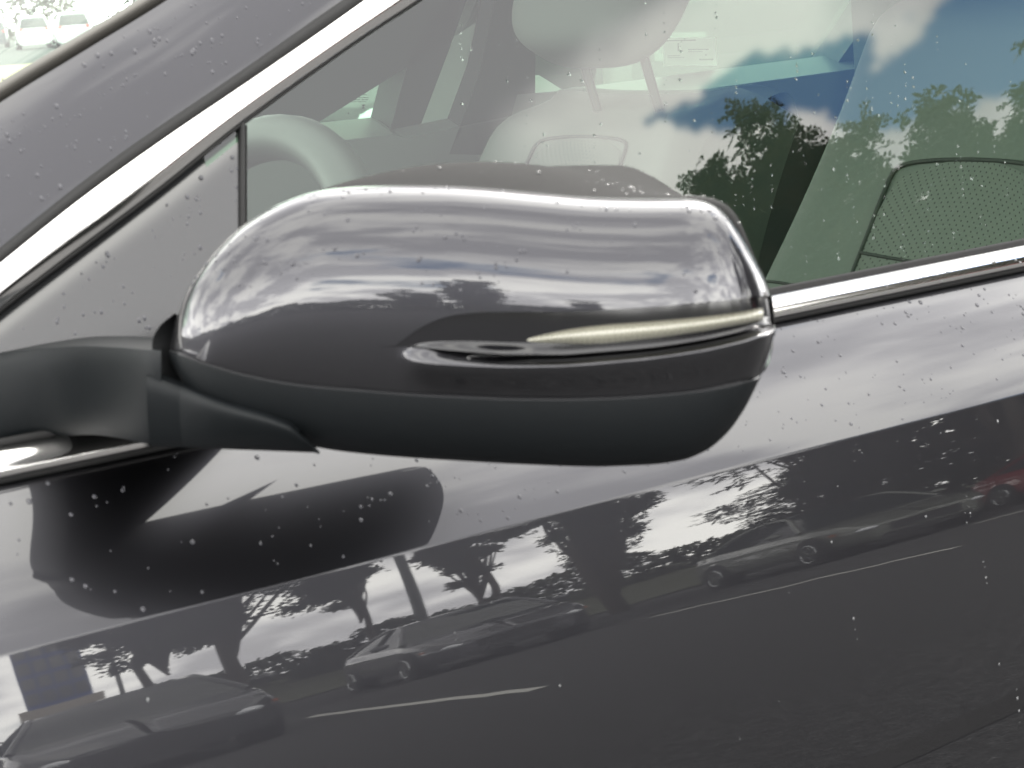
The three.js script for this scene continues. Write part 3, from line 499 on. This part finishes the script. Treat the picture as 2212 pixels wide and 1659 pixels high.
// painted lines, kerb and verge, as flat sheets and low steps
M.line = std(rgb(0.62, 0.62, 0.58), { roughness: 0.8 }); M.concrete = std(rgb(0.40, 0.38, 0.33), { roughness: 0.9 }); M.grass = std(rgb(0.055, 0.06, 0.035), { roughness: 1 }); M.dry = std(rgb(0.30, 0.24, 0.13), { roughness: 1 });
M.tar = std(rgb(0.012, 0.011, 0.010), { roughness: 0.5 });
function strip(a, b, w, y) { const d = V(b[0] - a[0], 0, b[1] - a[1]).normalize(), n = V(-d.z, 0, d.x).multiplyScalar(w / 2); return grid(24, 1, (u, v) => V(mix(a[0], b[0], u), y, mix(a[1], b[1], u)).addScaledVector(n, 1 - 2 * v), { normal: () => V(0, 1, 0), flip: true }); }
const markings = (g, lab) => { const o = obj('parking_line', g, M.line); o.userData.kind = 'structure'; o.name = numbered('parking_line'); return o; };
for (const [a, b] of [[[8.5, 15.54], [5.48, 7.45]], [[11.75, 14.94], [10.04, 9.28]], [[5.4, 16.9], [2.6, 8.3]], [[15.2, 14.2], [13.2, 8.6]]]) markings(strip(a, b, 0.1, 0.004));
{ const p = (x, y) => { const q = look(x, y); return [q.x, q.z]; }; for (const [a, b] of [[p(722, 214), p(1300, 205)], [p(719, 242), p(1300, 236)], [p(715, 275), p(1300, 268)]]) markings(strip(a, b, 0.12, 0.004));
  const s = obj('tar_seam', strip([1.2, 1.62], [6, 2.66], 0.16, 0.004), M.tar); s.userData.kind = 'structure';
  const slabK = (a, b, w, h, y) => { const d = Math.atan2(-(b[1] - a[1]), b[0] - a[0]), l = Math.hypot(b[0] - a[0], b[1] - a[1]); return new THREE.BoxGeometry(l, h, w).rotateY(d).translate((a[0] + b[0]) / 2, y, (a[1] + b[1]) / 2); };
  const dir = (o, t) => [o[0] + 0.86 * t, o[1] + 0.51 * t], back = (o, t) => [o[0] + 0.51 * t, o[1] - 0.86 * t], k0 = p(760, 186);
  const kerb = obj('kerb', slabK(dir(k0, -60), dir(k0, 60), 0.3, 0.14, 0.07), M.concrete); kerb.userData.kind = 'structure';
  const w0 = back(k0, 2.6), walk = obj('pavement', slabK(dir(w0, -60), dir(w0, 60), 4.8, 0.12, 0.06), std(rgb(0.36, 0.36, 0.28), { roughness: 0.9 })); walk.userData.kind = 'structure';
  const v0 = back(k0, 15), verge = obj('verge', slabK(dir(v0, -80), dir(v0, 80), 20, 0.3, 0.1), M.dry); verge.userData.kind = 'structure'; }
// verge and low hedge on the near side
{ const g = obj('grass_bank', grid(40, 6, (u, v) => V(mix(-90, 120, u), 0.05 + 1.5 * sstep(0, 1, v), mix(34, 60, v) - mix(-90, 120, u) * 0.25), { flip: true }), M.grass); g.userData.kind = 'structure'; }

// ------------------------------------------------------------------ trees
const leafMat = (r, g, b) => phys(rgb(r, g, b), { transmission: 0.35, thickness: 0, roughness: 0.95 });
const LM = [leafMat(0.045, 0.055, 0.02), leafMat(0.05, 0.045, 0.018), leafMat(0.036, 0.045, 0.022)];
const bark = std(rgb(0.06, 0.05, 0.04), { roughness: 0.95 });
const leafG = (() => { const g = new THREE.BufferGeometry(); g.setAttribute('position', new THREE.Float32BufferAttribute([0, 0, 0, 0.28, 0.06, 0.45, 0, 0, 1, -0.28, 0.06, 0.45], 3)); g.setIndex([0, 1, 2, 0, 2, 3]); g.computeVertexNormals(); g.setAttribute('uv', new THREE.Float32BufferAttribute([0, 0, 1, 0, 1, 1, 0, 1], 2)); return g; })();
const sprigG = (() => { // a twig with nine small leaves
  const list = []; for (let k = 0; k < 9; k++) { const g = leafG.clone(); g.scale(0.34, 0.34, 0.34); g.rotateX(rr(-0.5, 0.4)); g.rotateY((k % 2 ? 1 : -1) * rr(0.5, 1.3)); g.translate(rr(-0.04, 0.04), rr(-0.05, 0.05), k / 9 * 0.85); list.push(g); }
  list.push(new THREE.CylinderGeometry(0.006, 0.012, 0.95, 4, 1).rotateX(Math.PI / 2).translate(0, 0, 0.45)); return merge(list); })();
function tree(name, label, x, z, { h = 8, base = 2, r = 3, leaves = 9000, size = 0.12, trunk = 0.16, mat = 0, clumps = 70, flat = 0.4, group, spiky = 0, bush = false }) {
  const t = thing(name, label, 'tree', [x, 0, z], 0, group), wood = [], tips = [];
  const limb = (a, b, ra, rb) => { const c = a.clone().lerp(b, 0.5).add(V(rr(-1, 1), rr(-0.3, 0.3), rr(-1, 1)).multiplyScalar(a.distanceTo(b) * 0.08)); const g = tube([a, c, b], 1, 6, 6), p = g.attributes.position; const path = new THREE.CatmullRomCurve3([a, c, b]); for (let i = 0; i < p.count; i++) { const s = Math.floor(i / 7) / 6, o = path.getPointAt(s), w = mix(ra, rb, s); p.setXYZ(i, o.x + (p.getX(i) - o.x) * w, o.y + (p.getY(i) - o.y) * w, o.z + (p.getZ(i) - o.z) * w); } wood.push(g); };
  const ctr = V(0, (h + base) / 2, 0), ry = (h - base) / 2;
  limb(V(0, 0, 0), V(rr(-0.2, 0.2), base + ry * 0.8, rr(-0.2, 0.2)), trunk, trunk * 0.55);
  for (let i = 0; i < clumps; i++) {
    const a = rr(0, 6.2832), cy = bush && rnd() < 0.75 ? rr(0.15, 1) : rr(-1, 1), rad0 = bush ? Math.sqrt(Math.max(0.02, 1 - Math.pow(Math.max(0, cy), 9))) * (0.86 + 0.14 * Math.sin(a * 3 + x)) : Math.sqrt(Math.max(0, 1 - cy * cy)), k = Math.pow(rnd(), 0.42) * (0.78 + 0.35 * noise.noise(Math.cos(a) * 1.4 + x, cy * 1.6, Math.sin(a) * 1.4 + z));
    const c = V(Math.cos(a) * rad0 * r * k, ctr.y + cy * ry * k, Math.sin(a) * rad0 * r * k);
    tips.push(c);
    if (i % Math.ceil(clumps / 46) === 0) limb(V(0, Math.min(c.y, base * 0.7 + ry * rr(0.1, 0.7)), 0), c, trunk * 0.35, 0.012);
    if (spiky && c.y > ctr.y && rnd() < spiky) { const e = c.clone().add(V(rr(-0.3, 0.3), rr(0.4, 0.95), rr(-0.3, 0.3))); limb(c, e, 0.014, 0.005); tips.push(e); }
  }
  obj('trunk', wood, bark, t);
  const m = new THREE.InstancedMesh(bush ? sprigG : leafG, LM[mat], leaves); m.name = 'crown'; m.userData.kind = 'stuff'; m.castShadow = m.receiveShadow = true;
  const q = new THREE.Quaternion(), e = new THREE.Euler(), mt = new THREE.Matrix4(), cs = bush ? 0.36 : r * 0.30 * Math.pow(70 / clumps, 0.36), col = new THREE.Color();
  const tone = tips.map(() => rr(0.65, 1.35));
  for (let i = 0; i < leaves; i++) {
    const k = Math.floor(rnd() * tips.length), c = tips[k], g = () => (rnd() + rnd() + rnd() - 1.5) / 1.5;
    const p = V(c.x + g() * cs * 1.3, c.y + g() * cs * 0.8, c.z + g() * cs * 1.3);
    e.set(rr(-flat, flat) + 0.2, rr(0, 6.28), rr(-flat, flat)); q.setFromEuler(e); const s = size * rr(0.6, 1.3);
    m.setMatrixAt(i, mt.compose(p, q, V(s, s, s))); col.setRGB(tone[k], tone[k] * rr(0.85, 1.1), tone[k] * rr(0.6, 1)); m.setColorAt(i, col);
  }
  t.add(m); return t;
}
const polar = (az, d) => [Math.sin(az * rad) * d, Math.cos(az * rad) * d];
const NEAR = 'bushy trees mirrored in the side window', MID = 'trees mirrored along the top of the door';
{ const add = (az, d, name, lab, o) => tree(name, lab, ...polar(az, d), o);
  add(48.1, 27, 'bushy_tree', 'brownish bushy tree with a ragged top mirrored just above the mirror tip', { h: 15.2, base: 0, r: 1.0, bush: true, leaves: 33000, size: 0.30, mat: 1, clumps: 800, flat: 0.4, spiky: 0.2, group: NEAR });
  add(50.6, 27, 'bushy_tree', 'taller brownish bushy tree with thin upright twigs, second from the mirror tip', { h: 15.5, base: 0, r: 1.35, bush: true, leaves: 44000, size: 0.30, mat: 1, clumps: 800, flat: 0.4, spiky: 0.2, group: NEAR });
  add(53.4, 26.5, 'bushy_tree', 'loose green bushy tree mirrored in the middle of the dark row in the window', { h: 14.2, base: 0, r: 1.4, bush: true, leaves: 38500, size: 0.30, mat: 0, clumps: 800, flat: 0.4, spiky: 0.2, group: NEAR });
  add(56.2, 27, 'bushy_tree', 'broad green bushy tree mirrored over the perforated seat panel', { h: 13.3, base: 0, r: 1.6, bush: true, leaves: 44000, size: 0.30, mat: 0, clumps: 800, flat: 0.4, spiky: 0.2, group: NEAR });
  add(59.4, 26.5, 'bushy_tree', 'dense dark green tree mirrored at the right edge of the window', { h: 13.2, base: 0, r: 1.7, bush: true, leaves: 44000, size: 0.30, mat: 2, clumps: 800, flat: 0.4, spiky: 0.2, group: NEAR });
  add(63, 26, 'bushy_tree', 'tall green tree standing beside the dense one, past the window edge', { h: 13.2, base: 0, r: 2, bush: true, leaves: 13200, size: 0.30, mat: 0, clumps: 800, flat: 0.4, spiky: 0.2, group: NEAR });
  add(43.6, 28, 'bushy_tree', 'low wide dark bush mirrored in the door above the grey-green sedan', { h: 7.0, base: 0, r: 1.9, bush: true, leaves: 22000, size: 0.30, mat: 2, clumps: 800, flat: 0.4, spiky: 0.2, group: NEAR });
  add(36.8, 30, 'dense_tree', 'tall dense tree mirrored as the dark block under the mirror tip', { h: 12, base: 0, r: 1.3, bush: true, leaves: 26000, size: 0.3, flat: 1.1, mat: 2, clumps: 400, group: MID });
  add(26.4, 45, 'spreading_tree', 'wide spreading tree with a forked trunk mirrored at the left of the door', { h: 15, base: 3.2, r: 3.6, leaves: 80000, size: 0.2, flat: 1.1, mat: 2, clumps: 220, trunk: 0.22, group: MID });
  add(24.6, 47, 'spreading_tree', 'wide spreading crown left of the forked tree in the door', { h: 14, base: 3.4, r: 2.8, leaves: 50000, size: 0.2, flat: 1.1, mat: 2, clumps: 160, trunk: 0.14, group: MID });
  add(29.8, 46, 'slender_tree', 'slender tree with small round crown mirrored left of the lamp post', { h: 9, base: 3.6, r: 1.1, leaves: 18000, size: 0.18, flat: 1.1, mat: 2, clumps: 60, trunk: 0.1, group: MID });
  add(33.0, 44, 'slender_tree', 'narrow leafy tree mirrored right of the lamp post', { h: 10, base: 2.4, r: 1.15, leaves: 20000, size: 0.18, flat: 1.1, mat: 2, clumps: 70, trunk: 0.13, group: MID });
}
// low hedges and far woods: one mass each
function woods(name, label, list, n, size, mat) {               // list: [az, distance, width, height] humps
  const m = new THREE.InstancedMesh(leafG, LM[mat], n * list.length), q = new THREE.Quaternion(), e = new THREE.Euler(), mt = new THREE.Matrix4(), col = new THREE.Color(); let k = 0;
  for (const [az, d, w, h] of list) { const [x, z] = polar(az, d), tone = rr(0.7, 1.2);
    for (let i = 0; i < n; i++) { const a = rr(0, 6.28), u = Math.sqrt(rnd()), y = Math.pow(rnd(), 0.7); const rw = w * u * Math.sqrt(1 - y * y * 0.9) * (0.8 + 0.3 * noise.noise(a * 1.5, y * 4, az)); e.set(rr(-1, 1), rr(0, 6.28), rr(-1, 1)); q.setFromEuler(e); const s = size * rr(0.6, 1.4); m.setMatrixAt(k, mt.compose(V(x + Math.cos(a) * rw, y * h, z + Math.sin(a) * rw), q, V(s, s, s))); col.setRGB(tone, tone, tone * 0.9); m.setColorAt(k++, col); } }
  m.name = name; m.castShadow = m.receiveShadow = true; m.userData = { kind: 'stuff', label, category: 'woods' }; scene.add(m);
}
{ const l = []; for (let az = 8; az < 46; az += 1.6) l.push([az, 50 + rr(-3, 3), rr(1.2, 2.2), rr(1.8, 2.8)]); woods('hedge', 'long low green hedge along the far side of the car park', l, 700, 0.3, 2);
  const f = []; for (let az = -150; az < -20; az += 2.2) f.push([az, 75 + rr(-8, 8), rr(3, 5), rr(2.8, 4.4)]); woods('far_woods', 'far dark line of trees mirrored along the mirror cap', f, 1000, 0.6, 2);
  const e = []; for (let az = 47.5; az < 68; az += 2.1) e.push([az, 30, 2.2, 12.6 + rr(-0.8, 0.6)]); woods('thicket', 'dense dark thicket behind the bushy trees', e, 12000, 0.34, 2);
  const b = []; for (let az = 96; az < 172; az += 3) b.push([az, (az > 146 ? 165 : 90) + rr(-6, 6), rr(3, 5), rr(3, 6)]); woods('far_bushes', 'dark line of bushes beyond the dry verge', b, 1600, 0.5, 2); }
// the round-topped trees and the tower mirrored in the mirror cap
tree('round_tree', 'tall round tree standing above the far woods, mirrored in the middle of the mirror cap', ...polar(-47.6, 52), { h: 10, base: 1.6, r: 2.0, leaves: 18000, size: 0.24, mat: 2, clumps: 120, trunk: 0.25, flat: 1.1 });
tree('round_tree', 'lower tree left of the tall round one, mirrored in the mirror cap', ...polar(-50.6, 54), { h: 6.6, base: 1.2, r: 1.7, leaves: 9000, size: 0.24, mat: 2, clumps: 60, trunk: 0.2, flat: 1.1 });
tree('round_tree', 'small dark tree right of the tall round one, mirrored in the mirror cap', ...polar(-43.1, 50), { h: 6.4, base: 1.5, r: 0.5, leaves: 4000, size: 0.2, mat: 2, clumps: 40, trunk: 0.15, flat: 1.1 });
// poles
function pole(name, label, x, z, h, r) { const t = thing(name, label, 'pole', [x, 0, z]); obj('shaft', new THREE.CylinderGeometry(r * 0.7, r, h, 14).translate(0, h / 2, 0), std(rgb(0.10, 0.11, 0.11), { roughness: 0.6, metalness: 0.3 }), t); obj('arm', box(1.3, 0.07, 0.09, 0.6, h - 0.05, 0), std(rgb(0.10, 0.11, 0.11)), t); obj('lamp_head', box(0.55, 0.09, 0.28, 1.3, h - 0.1, 0), std(rgb(0.12, 0.12, 0.12)), t); return t; }
pole('lamp_post', 'stout grey lamp post mirrored in the door between two slender trees', ...polar(31.45, 40), 11, 0.13);
pole('lamp_post', 'thin lamp post mirrored in the door left of the spreading tree', ...polar(23.25, 55), 11, 0.08);
{ const q = look(1113, 40), d = CAM.clone().lerp(q, 0.5); pole('lamp_post', 'pale lamp post seen in the gap left of the headrest', 19, -24.5, 9, 0.12); }
{ const w = thing('overhead_wire', 'dark overhead wire above the car, mirrored as a thin line under the belt moulding', 'wire'); const at = (t) => V(7.15 + 1.69 * t, 8, 0.66 - 0.28 * t), a = at(-44), b = at(30);
  obj('cable', tube([a, at(0), at(1), b], 0.022, 40, 6), CM.black, w); for (const p of [a, b]) obj('post', new THREE.CylinderGeometry(0.09, 0.12, 8.4, 10).translate(p.x, 4.2, p.z), bark, w); }
// the blue block beyond the hedge
{ const [x, z] = polar(21.5, 150), b = thing('office_block', 'narrow blue-grey glass office block mirrored at the left end of the door', 'building', [x, 0, z], 21.5 * rad);
  obj('plinth', box(5.6, 8.2, 6, 0, 4.1, 0), std(rgb(0.42, 0.38, 0.32)), b); obj('wall', box(4.4, 14, 5, 0, 15.2, 0), std(rgb(0.03, 0.07, 0.25), { roughness: 0.4 }), b);
  for (let i = 0; i < 4; i++) for (let j = 0; j < 5; j++) obj('window', box(0.85, 2, 0.1, -1.6 + i * 1.07, 10 + j * 2.7, -2.52), CM.glass, b); }


// ------------------------------------------------------------------ prints and paper on the far windows
{ const cv = document.createElement('canvas'); cv.width = 256; cv.height = 300; const c = cv.getContext('2d'); c.fillStyle = '#262b2b'; c.strokeStyle = '#262b2b';
  c.lineWidth = 6; c.strokeRect(104, 10, 52, 46); c.font = 'bold 44px sans-serif'; c.textAlign = 'center'; c.fillText('H', 130, 49);
  c.fillRect(28, 76, 44, 12); for (const [x, y, w] of [[92, 80, 84], [28, 112, 60], [100, 112, 100], [24, 134, 90], [130, 134, 70], [28, 156, 60], [96, 156, 90]]) c.fillRect(x, y, w, 6);
  c.beginPath(); c.moveTo(136, 190); c.lineTo(184, 190); c.lineTo(160, 212); c.closePath(); c.fill(); c.beginPath(); c.moveTo(136, 236); c.lineTo(184, 236); c.lineTo(160, 214); c.closePath(); c.fill(); c.fillRect(110, 248, 96, 5); c.beginPath(); c.arc(20, 284, 9, 0, 7); c.fill();
  const t = new THREE.CanvasTexture(cv); t.colorSpace = THREE.SRGBColorSpace;
  const quad = (px, w, off) => { const q = shift(FG, off); return grid(1, 1, (u, v) => { const a = px[0], b = px[1], e = px[2], f = px[3]; return hit(mix(mix(a[0], b[0], u), mix(e[0], f[0], u), v), mix(mix(a[1], b[1], u), mix(e[1], f[1], u), v), q); }, { flip: true }); };
  const g = quad([[758, 188], [812, 188], [748, 248], [802, 247]], 0, -0.004); const uv = g.attributes.uv; for (let i = 0; i < uv.count; i++) uv.setY(i, 1 - uv.getY(i));
  obj('glass_mark', g, std(rgb(1, 1, 1), { map: t, transparent: true, roughness: 0.8 }), car);
  const pv = document.createElement('canvas'); pv.width = 256; pv.height = 160; const p = pv.getContext('2d'); p.fillStyle = '#e9efe9'; p.fillRect(0, 0, 256, 160); p.fillStyle = '#9aa6a0'; for (const [x, y, w, h] of [[10, 12, 150, 5], [70, 30, 8, 46], [120, 66, 100, 6], [120, 78, 70, 4], [170, 122, 70, 8], [20, 100, 60, 3], [20, 110, 80, 3], [200, 98, 10, 5]]) p.fillRect(x, y, w, h);
  const pt = new THREE.CanvasTexture(pv); pt.colorSpace = THREE.SRGBColorSpace;
  const pg = quad([[1431, 83], [1545, 80], [1434, 143], [1549, 141]], 0, -0.006), pu = pg.attributes.uv; for (let i = 0; i < pu.count; i++) pu.setY(i, 1 - pu.getY(i));
  const sh = obj('price_sheet', pg, std(rgb(1, 1, 1), { map: pt, roughness: 0.9 }), car); sh.userData.label = 'white printed sheet stuck inside the far rear window'; }

// ------------------------------------------------------------------ rain drops: small lenses on every panel
{ const shoulder = [];
  for (const [u, v] of clumpy(430, 1.6, 0.05)) { const x = mix(0.28, 1.2, Math.pow(u, 0.75)), s = mix(0.003, 0.079, Math.pow(v, 1.25)); shoulder.push([DOOR.point(x, s), DOOR.normal(x, s), dr() * (v < 0.6 ? 1.1 : 0.9), 1.15]); }
  drops(shoulder, M.drop, car.getObjectByName('front_door'));
  const lowd = [];
  for (let i = 0; i < 34; i++) { const x = mix(0.3, 1.15, Math.pow(rnd(), 0.45)), s0 = mix(0.09, 0.30, Math.pow(rnd(), 1.6)), k = rnd() < 0.5 ? 1 : 1 + Math.floor(rnd() * 4); for (let j = 0; j < k; j++) { const s = s0 + j * rr(0.003, 0.007); lowd.push([DOOR.point(x + rr(-0.0004, 0.0004), s), DOOR.normal(x, s), dr() * 0.6, rr(1, 1.8)]); } }
  drops(lowd, M.dropClear, car.getObjectByName('front_door'));
  const gl = [], n = G.n.clone();
  for (let i = 0; i < 150; i++) { const px = mix(1000, 2212, Math.pow(rnd(), 0.8)), py = mix(0, 560, rnd()), k = rnd() < 0.45 ? 1 : 1 + Math.floor(rnd() * 6); for (let j = 0; j < k; j++) { const q = hit(px + rr(-2, 2), py + j * rr(10, 22), G); if (q.y > 0.966) { const p = ground.glassAt(q.x, q.y).addScaledVector(n, 0.0002); gl.push([p, n, dr() * (k > 1 ? 0.55 : 0.7), rr(1, 1.5)]); } } }
  drops(gl, M.dropGlass, car.getObjectByName('side_window'));
  const cp = []; for (const [u, v] of clumpy(190, 1, 0.08)) { const px = mix(20, 515, u), py = mix(300, 740, v); if (py > 690 - px * 0.79 + 26 && py < 740) { const q = hit(px, py, shift(G, -0.0027)); cp.push([q, n, dr() * 0.9, 1.3]); } }
  drops(cp, M.drop, car.getObjectByName('corner_panel'));
  const pl = [], la = line(P1), lb = line(S1); for (const [u, v] of clumpy(160, 1, 0.06)) { const a = la(0.15 + 0.75 * u), b = lb(0.15 + 0.75 * u), w = 0.06 + 0.88 * v, q = hit(mix(a[0], b[0], w), mix(a[1], b[1], w), shift(G, -0.006)); pl.push([q.addScaledVector(G.n, 0.0018 * (1 - Math.pow(2 * w - 1, 2))), n, dr(), 1.25]); }
  drops(pl, M.drop, car.getObjectByName('windscreen_pillar')); 
  const ws = [], wl = line(P0), dn = V(0, 0.7, 0.7).normalize(); for (let i = 0; i < 60; i++) { const u = rr(0.1, 0.95), v = Math.pow(rnd(), 1.2) * 0.5, q = wl(u), p = hit(q[0], q[1], shift(G, -0.03)).add(V(-0.40 * Math.sin(v * Math.PI / 2), -0.02 * v, -0.74 * (1 - Math.cos(v * Math.PI / 2)))); ws.push([p, dn, dr() * 1.5, 1.2]); }
  drops(ws, M.dropDim, car.getObjectByName('windscreen'));
  const belt = []; for (let i = 0; i < 40; i++) { const x = mix(0.8, 1.15, rnd()); belt.push([V(x, 0.9515 + rr(-0.0025, 0.004) + (x - 0.6) * 0.004, 0.0056), V(0, 0.35, 0.94).normalize(), dr() * 0.8, 1.1]); }
  drops(belt, M.dropClear, car.getObjectByName('belt_moulding')); }
const renderer = new THREE.WebGLRenderer({ antialias: true });
renderer.setSize(1024, 768); renderer.shadowMap.enabled = true; renderer.shadowMap.type = THREE.PCFSoftShadowMap;
renderer.toneMapping = THREE.LinearToneMapping; renderer.toneMappingExposure = EXPOSURE;
renderer.render(scene, camera);
